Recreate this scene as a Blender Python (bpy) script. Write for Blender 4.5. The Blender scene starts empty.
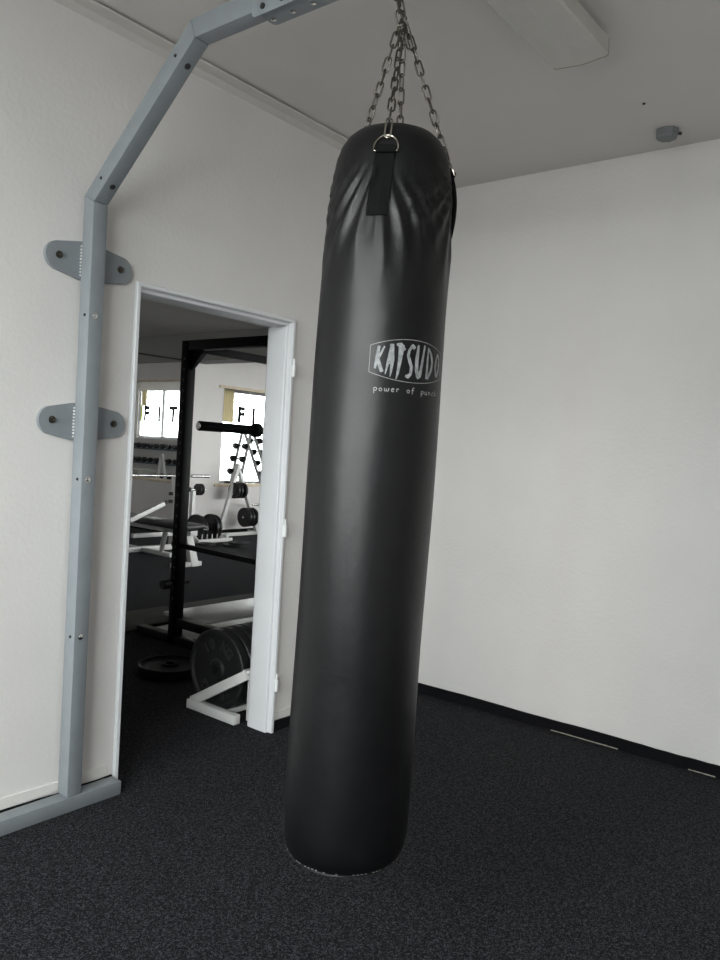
import bpy, bmesh, math, random
from mathutils import Vector, Matrix
random.seed(7)
PI = math.pi
SC = bpy.context.scene
COL = SC.collection

# ------------------------------------------------------------------ materials
def nodes_of(name):
    m = bpy.data.materials.new(name); m.use_nodes = True
    nt = m.node_tree; b = nt.nodes['Principled BSDF']
    return m, nt, b

def mat(name, col, rough=.5, metal=0., var=0., vscale=8., bump=0., bscale=60., spec=.5, detail=4.):
    m, nt, b = nodes_of(name); N = nt.nodes; L = nt.links
    b.inputs['Roughness'].default_value = rough
    b.inputs['Metallic'].default_value = metal
    b.inputs['Specular IOR Level'].default_value = spec
    tc = N.new('ShaderNodeTexCoord')
    n = N.new('ShaderNodeTexNoise'); n.inputs['Scale'].default_value = vscale; n.inputs['Detail'].default_value = detail
    L.new(tc.outputs['Object'], n.inputs['Vector'])
    r = N.new('ShaderNodeValToRGB')
    r.color_ramp.elements[0].position = .3; r.color_ramp.elements[1].position = .7
    r.color_ramp.elements[0].color = (*[max(0, c*(1-var)) for c in col], 1)
    r.color_ramp.elements[1].color = (*[min(1, c*(1+var)) for c in col], 1)
    L.new(n.outputs['Fac'], r.inputs['Fac']); L.new(r.outputs['Color'], b.inputs['Base Color'])
    if bump:
        n2 = N.new('ShaderNodeTexNoise'); n2.inputs['Scale'].default_value = bscale; n2.inputs['Detail'].default_value = 3
        L.new(tc.outputs['Object'], n2.inputs['Vector'])
        bp = N.new('ShaderNodeBump'); bp.inputs['Strength'].default_value = bump; bp.inputs['Distance'].default_value = .004
        L.new(n2.outputs['Fac'], bp.inputs['Height']); L.new(bp.outputs['Normal'], b.inputs['Normal'])
    return m

def carpet_mat(name='charcoal_carpet', cols=((.0030, .0030, .0036), (.0064, .0064, .0077), (.055, .056, .065)), sheen=.012):
    m, nt, b = nodes_of(name); N = nt.nodes; L = nt.links
    b.inputs['Roughness'].default_value = 1.0; b.inputs['Specular IOR Level'].default_value = .15; b.inputs['Sheen Weight'].default_value = sheen; b.inputs['Sheen Roughness'].default_value = .5
    tc = N.new('ShaderNodeTexCoord')
    v = N.new('ShaderNodeTexVoronoi'); v.inputs['Scale'].default_value = 330; v.inputs['Randomness'].default_value = 1
    L.new(tc.outputs['Object'], v.inputs['Vector'])
    sx = N.new('ShaderNodeSeparateColor'); L.new(v.outputs['Color'], sx.inputs['Color'])
    n = N.new('ShaderNodeTexNoise'); n.inputs['Scale'].default_value = 70; n.inputs['Detail'].default_value = 5; n.inputs['Roughness'].default_value = .75
    L.new(tc.outputs['Object'], n.inputs['Vector'])
    ad = N.new('ShaderNodeMath'); ad.operation = 'MULTIPLY_ADD'; ad.inputs[1].default_value = .55
    L.new(sx.outputs['Red'], ad.inputs[0]); L.new(n.outputs['Fac'], ad.inputs[2])
    r = N.new('ShaderNodeValToRGB'); e = r.color_ramp.elements
    e[0].position = .55; e[0].color = (*cols[0], 1)
    e[1].position = 1.0; e[1].color = (*cols[2], 1)
    x = e.new(.83); x.color = (*cols[1], 1)
    L.new(ad.outputs[0], r.inputs['Fac']); L.new(r.outputs['Color'], b.inputs['Base Color'])
    bp = N.new('ShaderNodeBump'); bp.inputs['Strength'].default_value = .5; bp.inputs['Distance'].default_value = .004
    L.new(sx.outputs['Red'], bp.inputs['Height']); L.new(bp.outputs['Normal'], b.inputs['Normal'])
    return m

def leather_mat():
    m, nt, b = nodes_of('black_leather'); N = nt.nodes; L = nt.links
    tc = N.new('ShaderNodeTexCoord')
    n = N.new('ShaderNodeTexNoise'); n.inputs['Scale'].default_value = 9; n.inputs['Detail'].default_value = 6
    L.new(tc.outputs['Object'], n.inputs['Vector'])
    r = N.new('ShaderNodeValToRGB'); e = r.color_ramp.elements
    e[0].position = .3; e[0].color = (.0022, .0022, .0027, 1); e[1].position = .75; e[1].color = (.0040, .0040, .0050, 1)
    L.new(n.outputs['Fac'], r.inputs['Fac']); L.new(r.outputs['Color'], b.inputs['Base Color'])
    mr = N.new('ShaderNodeMapRange'); mr.inputs['To Min'].default_value = .35; mr.inputs['To Max'].default_value = .44
    L.new(n.outputs['Fac'], mr.inputs['Value']); L.new(mr.outputs['Result'], b.inputs['Roughness'])
    b.inputs['Specular IOR Level'].default_value = .34
    v = N.new('ShaderNodeTexVoronoi'); v.inputs['Scale'].default_value = 420
    L.new(tc.outputs['Object'], v.inputs['Vector'])
    n3 = N.new('ShaderNodeTexNoise'); n3.inputs['Scale'].default_value = 26; n3.inputs['Detail'].default_value = 4
    L.new(tc.outputs['Object'], n3.inputs['Vector'])
    b1 = N.new('ShaderNodeBump'); b1.inputs['Strength'].default_value = .12; b1.inputs['Distance'].default_value = .001
    L.new(v.outputs['Distance'], b1.inputs['Height'])
    b2 = N.new('ShaderNodeBump'); b2.inputs['Strength'].default_value = .10; b2.inputs['Distance'].default_value = .01
    L.new(n3.outputs['Fac'], b2.inputs['Height']); L.new(b1.outputs['Normal'], b2.inputs['Normal'])
    L.new(b2.outputs['Normal'], b.inputs['Normal'])
    return m

def glass_mat():
    m = bpy.data.materials.new('window_glass'); m.use_nodes = True
    nt = m.node_tree; N = nt.nodes; L = nt.links; N.clear()
    o = N.new('ShaderNodeOutputMaterial'); mx = N.new('ShaderNodeMixShader')
    t = N.new('ShaderNodeBsdfTransparent'); t.inputs['Color'].default_value = (.94, .96, .96, 1)
    g = N.new('ShaderNodeBsdfGlossy'); g.inputs['Roughness'].default_value = .02
    mx.inputs['Fac'].default_value = .07
    L.new(t.outputs[0], mx.inputs[1]); L.new(g.outputs[0], mx.inputs[2]); L.new(mx.outputs[0], o.inputs[0])
    return m

def mirror_mat():
    m, nt, b = nodes_of('mirror_silver')
    b.inputs['Base Color'].default_value = (.88, .90, .90, 1); b.inputs['Metallic'].default_value = 1; b.inputs['Roughness'].default_value = .01
    return m

def curtain_mat():
    m = bpy.data.materials.new('cream_curtain'); m.use_nodes = True
    nt = m.node_tree; N = nt.nodes; L = nt.links; N.clear()
    o = N.new('ShaderNodeOutputMaterial'); mx = N.new('ShaderNodeMixShader'); mx.inputs['Fac'].default_value = .6
    w = N.new('ShaderNodeTexWave'); w.inputs['Scale'].default_value = 14; tc = N.new('ShaderNodeTexCoord'); L.new(tc.outputs['Object'], w.inputs['Vector'])
    r = N.new('ShaderNodeValToRGB'); r.color_ramp.elements[0].color = (.74, .69, .55, 1); r.color_ramp.elements[1].color = (.80, .76, .63, 1); L.new(w.outputs['Fac'], r.inputs['Fac'])
    d = N.new('ShaderNodeBsdfDiffuse'); t = N.new('ShaderNodeBsdfTranslucent')
    L.new(r.outputs[0], d.inputs[0]); L.new(r.outputs[0], t.inputs[0])
    L.new(d.outputs[0], mx.inputs[1]); L.new(t.outputs[0], mx.inputs[2]); L.new(mx.outputs[0], o.inputs[0])
    return m

M = dict(
    wall=mat('white_wall_paint', (.725, .705, .690), .9, var=.02, vscale=3, bump=.35, bscale=55, spec=.2),
    ceil=mat('ceiling_paint', (.67, .648, .625), .95, var=.015, vscale=2, bump=.2, bscale=50, spec=.1),
    carpet=carpet_mat(), hallcarpet=carpet_mat('hall_lit_carpet', ((.016, .017, .020), (.026, .028, .033), (.07, .073, .085)), .02), leather=leather_mat(), glass=glass_mat(), mirror=mirror_mat(),  # hall carpet: window light put into a lighter, bluer carpet colour
    blackstrip=mat('black_carpet_skirting', (.008, .008, .010), 1, var=.3, vscale=200, bump=.5, bscale=300, spec=.1),
    edge=mat('frayed_beige_edge', (.28, .265, .225), .9, var=.3, vscale=60),
    lip=mat('cream_skirting_lip', (.72, .71, .68), .7, var=.05, vscale=20, bump=.3, bscale=30),
    frame=mat('grey_white_enamel', (.74, .75, .77), .38, var=.02, vscale=5),
    hinge=mat('white_plastic', (.85, .86, .86), .35, var=.01),
    steel=mat('grey_blue_paint', (.232, .255, .274), .45, var=.05, vscale=14, bump=.05, bscale=120),
    chrome=mat('chrome', (.72, .72, .70), .22, 1., var=.05),
    chain=mat('dull_steel_chain', (.11, .10, .088), .42, 1., var=.25, vscale=60),
    nickel=mat('nickel_ring', (.46, .43, .38), .25, 1., var=.08, vscale=40),
    web=mat('black_webbing', (.0035, .0035, .004), .85, var=.2, vscale=250, bump=.5, bscale=500, spec=.2),
    stitch=mat('pale_stitch', (.25, .25, .25), .8, var=.1),
    print=mat('worn_silver_print', (.25, .26, .265), .6, var=.35, vscale=90, detail=6),
    tag=mat('pale_silver_print', (.27, .27, .265), .6, var=.2, vscale=90),
    lampbody=mat('lamp_housing', (.60, .60, .58), .5, var=.02),
    endcap=mat('beige_end_cap', (.30, .27, .22), .6, var=.03),
    diffuser=mat('prismatic_diffuser', (.54, .525, .495), .4, var=.03, vscale=20, bump=.4, bscale=140),
    detector=mat('grey_plastic', (.19, .20, .21), .6, var=.04),
    dark=mat('dark_metal', (.03, .03, .03), .5, .3, var=.1),
    rack=mat('black_powder_coat', (.0035, .0035, .004), .5, var=.2, vscale=30, bump=.1, bscale=200, spec=.10),
    rubber=mat('black_rubber', (.012, .012, .013), .55, var=.25, vscale=40, bump=.25, bscale=150),
    iron=mat('black_cast_iron', (.014, .014, .015), .42, .2, var=.2, vscale=30, bump=.15, bscale=120),
    deck=mat('grey_steel_deck', (.50, .51, .51), .36, .35, var=.10, vscale=5, bump=.06, bscale=14),
    mat=mat('dark_floor_mat', (.014, .015, .016), .6, var=.2, vscale=10, bump=.1, bscale=60, spec=.25),
    white=mat('white_gym_enamel', (.70, .70, .69), .35, var=.03, vscale=9),
    pad=mat('black_vinyl', (.010, .010, .011), .42, var=.2, vscale=12, bump=.1, bscale=200),
    wood=mat('pale_pine_batten', (.66, .57, .43), .6, var=.12, vscale=18),
    curtain=curtain_mat(),
    letter=mat('dark_window_film', (.012, .012, .02), .6, var=.1),
    neon=mat('neon_yellow_film', (.75, .90, .05), .6, var=.03),
    box=mat('pale_plywood_box', (.42, .43, .38), .7, var=.08),
    beam=mat('darker_grey_beam', (.34, .335, .325), .9, var=.02, vscale=3, spec=.1),  # one even grey, darker than the walls and ceiling
    worn=mat('worn_black_iron', (.03, .03, .03), .5, var=.3, vscale=50),
    blue=mat('blue_grey_laminate', (.10, .12, .16), .55, var=.15),
)

# ------------------------------------------------------------------ mesh building
class MB:
    def __init__(s): s.b = bmesh.new()
    def _xf(s, vs, mx):
        for v in vs: v.co = mx @ v.co
    def box(s, lo, hi, bev=0., mx=None):
        t = bmesh.new(); bmesh.ops.create_cube(t, size=1)
        lo = Vector(lo); hi = Vector(hi)
        for v in t.verts: v.co = Vector(((lo[i]+hi[i])/2 + v.co[i]*(hi[i]-lo[i])) for i in range(3))
        if bev: bmesh.ops.bevel(t, geom=t.edges[:], offset=bev, segments=2, affect='EDGES', profile=.5)
        if mx is not None: s._xf(t.verts, mx)
        return s.merge(t)
    def merge(s, t):
        me = bpy.data.meshes.new('t'); t.to_mesh(me); t.free(); s.b.from_mesh(me); bpy.data.meshes.remove(me); return s
    def bar(s, p0, p1, w, h, bev=.003, up=(0, 0, 1)):
        """rectangular bar from p0 to p1; h measured along 'up', w across it"""
        p0 = Vector(p0); p1 = Vector(p1); d = p1-p0; L = d.length; d.normalize()
        up = Vector(up)
        if abs(d.dot(up)) > .95: up = Vector((0, 1, 0))
        sx = d.cross(up).normalized(); u = sx.cross(d).normalized()
        mx = Matrix((( d.x, sx.x, u.x, p0.x), (d.y, sx.y, u.y, p0.y), (d.z, sx.z, u.z, p0.z), (0, 0, 0, 1)))
        return s.box((0, -w/2, -h/2), (L, w/2, h/2), bev, mx)
    def lathe(s, prof, p0, d, seg=24):
        """prof: [(along, radius)] about an axis through p0 in direction d"""
        p0 = Vector(p0); d = Vector(d).normalized()
        a = d.orthogonal().normalized(); c = d.cross(a)
        rings = []
        for (t, r) in prof:
            if r < 1e-6: rings.append([s.b.verts.new(p0+d*t)])
            else: rings.append([s.b.verts.new(p0+d*t+(a*math.cos(2*PI*k/seg)+c*math.sin(2*PI*k/seg))*r) for k in range(seg)])
        for A, B in zip(rings, rings[1:]):
            for k in range(seg):
                k2 = (k+1) % seg
                f = [A[k % len(A)], A[k2 % len(A)], B[k2 % len(B)], B[k % len(B)]]
                u = []
                for v in f:
                    if v not in u: u.append(v)
                if len(u) >= 3:
                    try: s.b.faces.new(u)
                    except ValueError: pass
        return s
    def cyl(s, p0, p1, r, seg=20, bev=.0):
        p0 = Vector(p0); p1 = Vector(p1); L = (p1-p0).length
        e = min(bev or r*.12, L*.2)
        return s.lathe([(0, 0), (0, r-e), (e, r), (L-e, r), (L, r-e), (L, 0)], p0, p1-p0, seg)
    def tube(s, pts, r, seg=8, closed=False):
        pts = [Vector(p) for p in pts]; n = len(pts); rings = []
        prev = None
        for i, p in enumerate(pts):
            a = pts[(i-1) % n] if (closed or i) else p; c = pts[(i+1) % n] if (closed or i < n-1) else p
            d = (c-a).normalized()
            if prev is None: u = d.orthogonal().normalized()
            else: u = (prev-d*prev.dot(d)).normalized()
            prev = u; w = d.cross(u)
            rings.append([s.b.verts.new(p+(u*math.cos(2*PI*k/seg)+w*math.sin(2*PI*k/seg))*r) for k in range(seg)])
        m = n if closed else n-1
        for i in range(m):
            A = rings[i]; B = rings[(i+1) % n]
            off = 0
            if closed and i == n-1:
                off = min(range(seg), key=lambda o: (A[0].co-B[o].co).length)
            for k in range(seg):
                s.b.faces.new([A[k], A[(k+1) % seg], B[(k+1+off) % seg], B[(k+off) % seg]])
        if not closed:
            s.b.faces.new(rings[0][::-1]); s.b.faces.new(rings[-1])
        return s
    def prism(s, poly, vec, bev=0.):
        """poly: 3D points of a planar outline, extruded by vec"""
        t = bmesh.new(); vec = Vector(vec)
        A = [t.verts.new(Vector(p)) for p in poly]; B = [t.verts.new(Vector(p)+vec) for p in poly]
        t.faces.new(A[::-1]); t.faces.new(B); n = len(A)
        for k in range(n): t.faces.new([A[k], A[(k+1) % n], B[(k+1) % n], B[k]])
        bmesh.ops.recalc_face_normals(t, faces=t.faces[:])
        if bev: bmesh.ops.bevel(t, geom=t.edges[:], offset=bev, segments=2, affect='EDGES', profile=.5)
        return s.merge(t)
    def done(s, name, m, parent=None, smooth=True, loc=None, recalc=True):
        if recalc: bmesh.ops.recalc_face_normals(s.b, faces=s.b.faces[:])
        me = bpy.data.meshes.new(name); s.b.to_mesh(me); s.b.free()
        me.materials.append(M[m] if isinstance(m, str) else m)
        o = bpy.data.objects.new(name, me); COL.objects.link(o)
        if smooth:
            me.shade_smooth() if hasattr(me, 'shade_smooth') else None
            me.set_sharp_from_angle(angle=math.radians(32))
        if parent is not None: o.parent = parent
        if loc is not None: o.location = loc
        return o

def tag(o, label, cat, group=None):
    o['label'] = label; o['category'] = cat
    if group: o['group'] = group
    return o
def thing(name, label, cat, loc=(0, 0, 0), rz=0., group=None):
    o = bpy.data.objects.new(name, None); COL.objects.link(o); o.empty_display_size = .1
    o.location = loc; o.rotation_euler = (0, 0, rz)
    return tag(o, label, cat, group)
def struct(o):
    o['kind'] = 'structure'; return o
def dup(src, loc, rot=None, label=None):
    r = src.copy(); COL.objects.link(r); r.location = loc
    if rot is not None: r.rotation_euler = rot
    if label: r['label'] = label
    for ch in list(src.children):
        c = ch.copy(); COL.objects.link(c); c.parent = r
        for g in list(ch.children):
            d = g.copy(); COL.objects.link(d); d.parent = c
    return r

# ------------------------------------------------------------------ room shell
H = 2.97          # ceiling height
XL, YF = -5.6, -5.2          # left and front wall of the bag room
HX0, HX1, HY1 = -2.4, 12.6, 17.0   # the gym hall behind the doorway
WT = .125

def slab_with_holes(name, plane, lo, hi, t0, t1, holes, m):
    """wall in plane 'x' (runs along y) or 'y' (runs along x): lo/hi = (u, z) extents, holes = [(u0,z0,u1,z1)]"""
    us = sorted({lo[0], hi[0], *[h[0] for h in holes], *[h[2] for h in holes]})
    zs = sorted({lo[1], hi[1], *[h[1] for h in holes], *[h[3] for h in holes]})
    def solid(i, j):
        if i < 0 or j < 0 or i >= len(us)-1 or j >= len(zs)-1: return False
        u = (us[i]+us[i+1])/2; z = (zs[j]+zs[j+1])/2
        return not any(h[0] < u < h[2] and h[1] < z < h[3] for h in holes)
    P = (lambda u, z, t: (t, u, z)) if plane == 'x' else (lambda u, z, t: (u, t, z))
    b = MB(); B = b.b
    def quad(*p): B.faces.new([B.verts.new(q) for q in p])
    for i in range(len(us)-1):
        for j in range(len(zs)-1):
            if not solid(i, j): continue
            a, c, d, e = us[i], us[i+1], zs[j], zs[j+1]
            for t in (t0, t1): quad(P(a, d, t), P(c, d, t), P(c, e, t), P(a, e, t))
            if not solid(i-1, j): quad(P(a, d, t0), P(a, e, t0), P(a, e, t1), P(a, d, t1))
            if not solid(i+1, j): quad(P(c, d, t0), P(c, e, t0), P(c, e, t1), P(c, d, t1))
            if not solid(i, j-1): quad(P(a, d, t0), P(c, d, t0), P(c, d, t1), P(a, d, t1))
            if not solid(i, j+1): quad(P(a, e, t0), P(c, e, t0), P(c, e, t1), P(a, e, t1))
    bmesh.ops.remove_doubles(B, verts=B.verts[:], dist=1e-5)
    return struct(b.done(name, m, smooth=False))

floor = struct(MB().box((XL-.2, YF-.2, -.12), (HX1+.2, 2.38, 0)).done('floor', 'carpet', smooth=False))
struct(MB().box((HX0-.2, 2.38, -.12), (HX1+.2, HY1+.2, 0)).done('floor_hall', 'hallcarpet', smooth=False))  # hall floor in the carpet colour lightened for the window light
ceiling = struct(MB().box((XL-.2, YF-.2, H), (HX1+.2, HY1+.2, H+.15)).done('ceiling', 'ceil', smooth=False))

DX0, DX1, DZ = -2.030, -1.116, 2.036       # outer edge of the steel door frame
WIN_A = [(.7, .9, 3.3, 2.82), (3.8, .9, 6.4, 2.82), (7.0, .9, 9.3, 2.82), (9.68, .35, 11.9, 2.80)]   # doorway wall: three unseen openings added to light the hall, then the lettered window
slab_with_holes('wall_back', 'y', (XL, 0), (HX1, H), 0, WT, [(DX0+.012, -1e-9, DX1-.012, DZ-.012)] + WIN_A, 'wall')
slab_with_holes('wall_right', 'x', (YF, 0), (0, H), 0, WT, [], 'wall')
WIN_L = [(-3.7, 1.05, -.35, 2.86)]
slab_with_holes('wall_left', 'x', (YF, 0), (0, H), XL-WT, XL, WIN_L, 'wall')
slab_with_holes('wall_front', 'y', (XL, 0), (0, H), YF-WT, YF, [], 'wall')
WIN_G = [(12.6, 1.42, 16.05, 2.78)]
slab_with_holes('wall_hall_left', 'x', (WT, 0), (HY1, H), HX0-WT, HX0, WIN_G, 'wall')
slab_with_holes('wall_hall_end', 'y', (HX0, 0), (3.55, H), HY1, HY1+WT, [], 'wall')
slab_with_holes('wall_hall_right', 'x', (WT, 0), (6.55, H), HX1, HX1+WT, [], 'wall')
struct(MB().box((3.55, 6.55, 0), (HX1, HY1, H)).done('wall_hall_far', 'wall', smooth=False))   # the projecting block
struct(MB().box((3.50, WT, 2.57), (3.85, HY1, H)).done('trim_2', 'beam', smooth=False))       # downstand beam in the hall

def window(name, plane, hole, t, parts, inward):
    """frame, mullions and panes set in the reveal at depth t"""
    u0, z0, u1, z1 = hole
    Pf = (lambda u, z, d: (t+d, u, z)) if plane == 'x' else (lambda u, z, d: (u, t+d, z))
    r = bpy.data.objects.new(name, None); COL.objects.link(r); struct(r)
    f = MB(); w = .06
    def bx(a, b, c, d):
        p = Pf(a, b, -.03); q = Pf(c, d, .03)
        f.box([min(x, y) for x, y in zip(p, q)], [max(x, y) for x, y in zip(p, q)], .004)
    bx(u0, z0, u1, z0+w); bx(u0, z1-w, u1, z1); bx(u0, z0+w, u0+w, z1-w); bx(u1-w, z0+w, u1, z1-w)
    ed = [u0+w]
    for m_ in parts:
        bx(m_-.05, z0+w, m_+.05, z1-w); ed += [m_-.05, m_+.05]
    ed.append(u1-w)
    f.done('window_frame', 'frame', r)
    for a, b in zip(ed[::2], ed[1::2]):
        p = Pf(a-.005, z0+w-.005, -.004); q = Pf(b+.005, z1-w+.005, .004)
        MB().box([min(x, y) for x, y in zip(p, q)], [max(x, y) for x, y in zip(p, q)]).done('window_pane', 'glass', r, smooth=False)
    # inner sill board
    a = Pf(u0-.05, z0-.03, 0); s_ = inward
    lo = list(Pf(u0-.05, z0-.03, min(0, s_*.26))); hi = list(Pf(u1+.05, z0, max(0, s_*.26)))
    MB().box(lo, hi, .004).done('window_sill', 'frame', r)
    return r

window('window_1', 'x', WIN_L[0], XL-.07, [-1.47, -2.58], 1)
wg = window('window_2', 'x', WIN_G[0], HX0-.07, [13.75, 14.98], 1)
window('added_window_3', 'y', WIN_A[0], .06, [2.0], 1)  # this and the next two are unseen, put in to brighten the hall
window('added_window_4', 'y', WIN_A[1], .06, [5.1], 1)
window('added_window_5', 'y', WIN_A[2], .06, [8.15], 1)
wf = window('window_6', 'y', WIN_A[3], .06, [], 1)

# daylight: overcast sky outside, sampled through the window openings
W = bpy.data.worlds.new('overcast'); SC.world = W; W.use_nodes = True
bg = W.node_tree.nodes['Background']; bg.inputs['Strength'].default_value = 17.0
_N = W.node_tree.nodes; _L = W.node_tree.links
_tc = _N.new('ShaderNodeTexCoord'); _sp = _N.new('ShaderNodeSeparateXYZ'); _r = _N.new('ShaderNodeValToRGB')
_mr = _N.new('ShaderNodeMapRange'); _mr.inputs['From Min'].default_value = -1; _mr.inputs['From Max'].default_value = 1
_L.new(_tc.outputs['Generated'], _sp.inputs[0]); _L.new(_sp.outputs['Z'], _mr.inputs['Value']); _L.new(_mr.outputs['Result'], _r.inputs['Fac'])
_e = _r.color_ramp.elements                      # dim ground below the horizon, bright overcast above
_e[0].position = .46; _e[0].color = (.15, .148, .143, 1); _e[1].position = 1; _e[1].color = (1.0, .985, .975, 1)
_x = _e.new(.505); _x.color = (.62, .612, .606, 1)
_L.new(_r.outputs['Color'], bg.inputs['Color'])
def portal(name, c, sx, sy, rot):
    l = bpy.data.lights.new(name, 'AREA'); l.shape = 'RECTANGLE'; l.size = sx; l.size_y = sy
    l.cycles.is_portal = True
    o = bpy.data.objects.new(name, l); COL.objects.link(o); o.location = c; o.rotation_euler = rot
for h in WIN_L: portal('window_portal', (XL-.12, (h[0]+h[2])/2, (h[1]+h[3])/2), h[3]-h[1], h[2]-h[0], (0, -PI/2, 0))
for h in WIN_G: portal('window_portal', (HX0-.12, (h[0]+h[2])/2, (h[1]+h[3])/2), h[3]-h[1], h[2]-h[0], (0, -PI/2, 0))
for h in WIN_A: portal('window_portal', ((h[0]+h[2])/2, .01, (h[1]+h[3])/2), h[2]-h[0], h[3]-h[1], (PI/2, 0, 0))

# skirting: black carpet strip with a torn cream paint lip above it
def strip(name, runs, m, off, z0, z1, wob=0.):
    """runs along a wall: list of (axis, a, b, fixed); slightly wavy top edge"""
    b = MB(); B = b.b
    for axis, a, c, fx, sgn in runs:
        n = max(2, int(abs(c-a)/.06)); pts = []
        rnd = random.Random(int(a*100)+3)
        for k in range(n+1):
            u = a+(c-a)*k/n; w = wob*(math.sin(u*9.1)*.5+rnd.uniform(-.6, .6)*(.6+.4*math.sin(u*2.3)))
            row = []
            for (d, z) in ((0, z0), (off, z0), (off, z1+w), (0, z1+w)):
                row.append(B.verts.new((fx+sgn*d, u, z) if axis == 'y' else (u, fx+sgn*d, z)))
            pts.append(row)
        for A, C in zip(pts, pts[1:]):
            for k in range(4): B.faces.new([A[k], A[(k+1) % 4], C[(k+1) % 4], C[k]])
        B.faces.new(pts[0]); B.faces.new(pts[-1][::-1])
    return struct(b.done(name, m, smooth=False))
strip('baseboard_right', [('y', YF, -.012, 0, -1)], 'blackstrip', .012, .0, .056, .003)
strip('baseboard_back', [('x', XL, DX0-.004, 0, -1), ('x', DX1+.004, 0, 0, -1)], 'blackstrip', .010, .0, .050, .004)
strip('trim_3', [('x', XL, DX0-.03, 0, -1), ('x', DX1+.006, 0, 0, -1)], 'lip', .006, .056, .094, .003)
strip('trim_4', [('y', -1.34, -.98, 0, -1), ('y', -1.80, -1.68, 0, -1)], 'edge', .0128, .0, .0052, .0015)     # pale carpet edge under the skirting
strip('baseboard_hall', [('x', 3.55, HX1, 6.55, -1)], 'blackstrip', .012, 0, .06, .0)
strip('baseboard_side', [('y', 6.55, HY1, 3.55, -1)], 'blackstrip', .012, 0, .06, .0)

# cornice between wall and ceiling
c = MB(); c.prism([(XL, 0, 2.940), (XL, -.012, 2.944), (XL, -.026, 2.952), (XL, -.034, 2.9575), (XL, -.036, 2.9535), (XL, -.090, 2.9540), (XL, -.092, 2.9610), (XL, -.060, 2.9620), (XL, -.060, H), (XL, 0, H)], (-XL-.001, 0, 0))
struct(c.done('trim_1', 'ceil', smooth=False))

# steel door frame
def door_frame():
    r = bpy.data.objects.new('door_1', None); COL.objects.link(r); struct(r)
    # profile across the jamb, from the outer lip on the wall face into the reveal (d = towards the opening, y)
    prof = [(0, -.003), (0, -.016), (.004, -.020), (.016, -.020), (.020, -.016), (.020, .002), (.024, .006), (.034, .008), (.036, .012), (.036, .128), (.030, .140), (0, .140), (0, .1255), (.012, .115), (.012, .003)]
    f = MB(); B = f.b; rows = []
    for (x, z, sx, sz) in ((DX0, -.002, 1, 0), (DX0, DZ, 1, -1), (DX1, DZ, -1, -1), (DX1, -.002, -1, 0)):
        rows.append([B.verts.new((x+sx*d, y, z+sz*d)) for d, y in prof])
    n = len(prof)
    for A, C in zip(rows, rows[1:]):
        for k in range(n): B.faces.new([A[k], A[(k+1) % n], C[(k+1) % n], C[k]])
    B.faces.new(rows[0]); B.faces.new(rows[-1][::-1])
    f.done('door_frame', 'frame', r, smooth=False)
    for z in (1.80, 1.02, .255):
        h = MB(); x, y = DX1-.010, -.028
        h.cyl((x, y, z-.045), (x, y, z+.012), .0095, 14, .002); h.cyl((x+.001, y+.001, z+.012), (x+.001, y+.001, z+.042), .0055, 12)
        h.box((x-.004, y, z-.03), (x+.004, -.017, z+.0))
        h.done('hinge', 'hinge', r)
door_frame()

# ------------------------------------------------------------------ wall-mounted steel bag frame
FX = -2.248
fr = thing('bag_frame', 'grey-blue steel gallows frame bolted to the white wall left of the doorway', 'punching bag stand', (FX, -.05, 0))
def L(p): return (p[0]-FX, p[1]+.05, p[2])
def fp(b, name, m='steel', parent=fr): 
    for v in b.b.verts: v.co = Vector(L(v.co))
    return b.done(name, m, parent)
HW = .030
fp(MB().box((-3.55, -.088, .0), (-2.045, -.024, .056), .004), 'base_beam')
fp(MB().box((-2.049, -.084, .004), (-2.041, -.028, .052), .002), 'end_cap')
# upright, diagonal and arm: mitred square tube in the plane x = FX
path = [(-.050, .056), (-.050, 2.283), (-.600, 2.740), (-1.10, 2.738)]
def mitre(path, hw):
    out = []
    for i, p in enumerate(path):
        p = Vector(p)
        d0 = (p-Vector(path[i-1])).normalized() if i else None
        d1 = (Vector(path[i+1])-p).normalized() if i < len(path)-1 else None
        d0 = d0 or d1; d1 = d1 or d0
        n0 = Vector((-d0.y, d0.x)); n1 = Vector((-d1.y, d1.x)); n = (n0+n1).normalized(); k = hw/n.dot(n0)
        out.append((p+n*k, p-n*k))
    return out
mt = mitre(path, .033)
for k, nm in enumerate(('upright', 'diagonal_brace', 'top_arm')):
    a, b_ = mt[k]; c_, d_ = mt[k+1]
    t = MB().prism([(FX-HW, q.x, q.y) for q in (a, c_, d_, b_)], (2*HW, 0, 0), .004)
    fp(t, nm)
# bolted splice: a cheek plate on the side, a shelf plate below, and the outer arm that carries the bag
def rplate(P3, u0, v0, u1, v1, rr, vec):
    pts = []
    for cu_, cv_, a0 in ((u0+rr, v0+rr, PI), (u1-rr, v0+rr, 1.5*PI), (u1-rr, v1-rr, 0), (u0+rr, v1-rr, .5*PI)):
        for k in range(6):
            a = a0+PI/2*k/5; pts.append(P3(cu_+rr*math.cos(a), cv_+rr*math.sin(a)))
    return MB().prism(pts, vec, .0008)
pl = fp(rplate(lambda u, v: (FX-HW-.007, u, v), -1.20, 2.684, -.884, 2.766, .014, (.006, 0, 0)), 'splice_plate')
for by, bz in ((-.930, 2.706), (-1.008, 2.706), (-1.09, 2.706)):
    q = MB().lathe([(0, 0), (0, .009), (.004, .009), (.005, .006), (.0051, 0)], (FX-HW-.0068, by, bz), (-1, 0, 0), 14)
    for v in q.b.verts: v.co = Vector(L(v.co))
    q.done('bolt', 'dark', pl)
pl = fp(rplate(lambda u, v: (v, u, 2.694), -1.25, FX-.032, -.900, FX+.046, .014, (0, 0, .006)), 'splice_plate')
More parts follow.
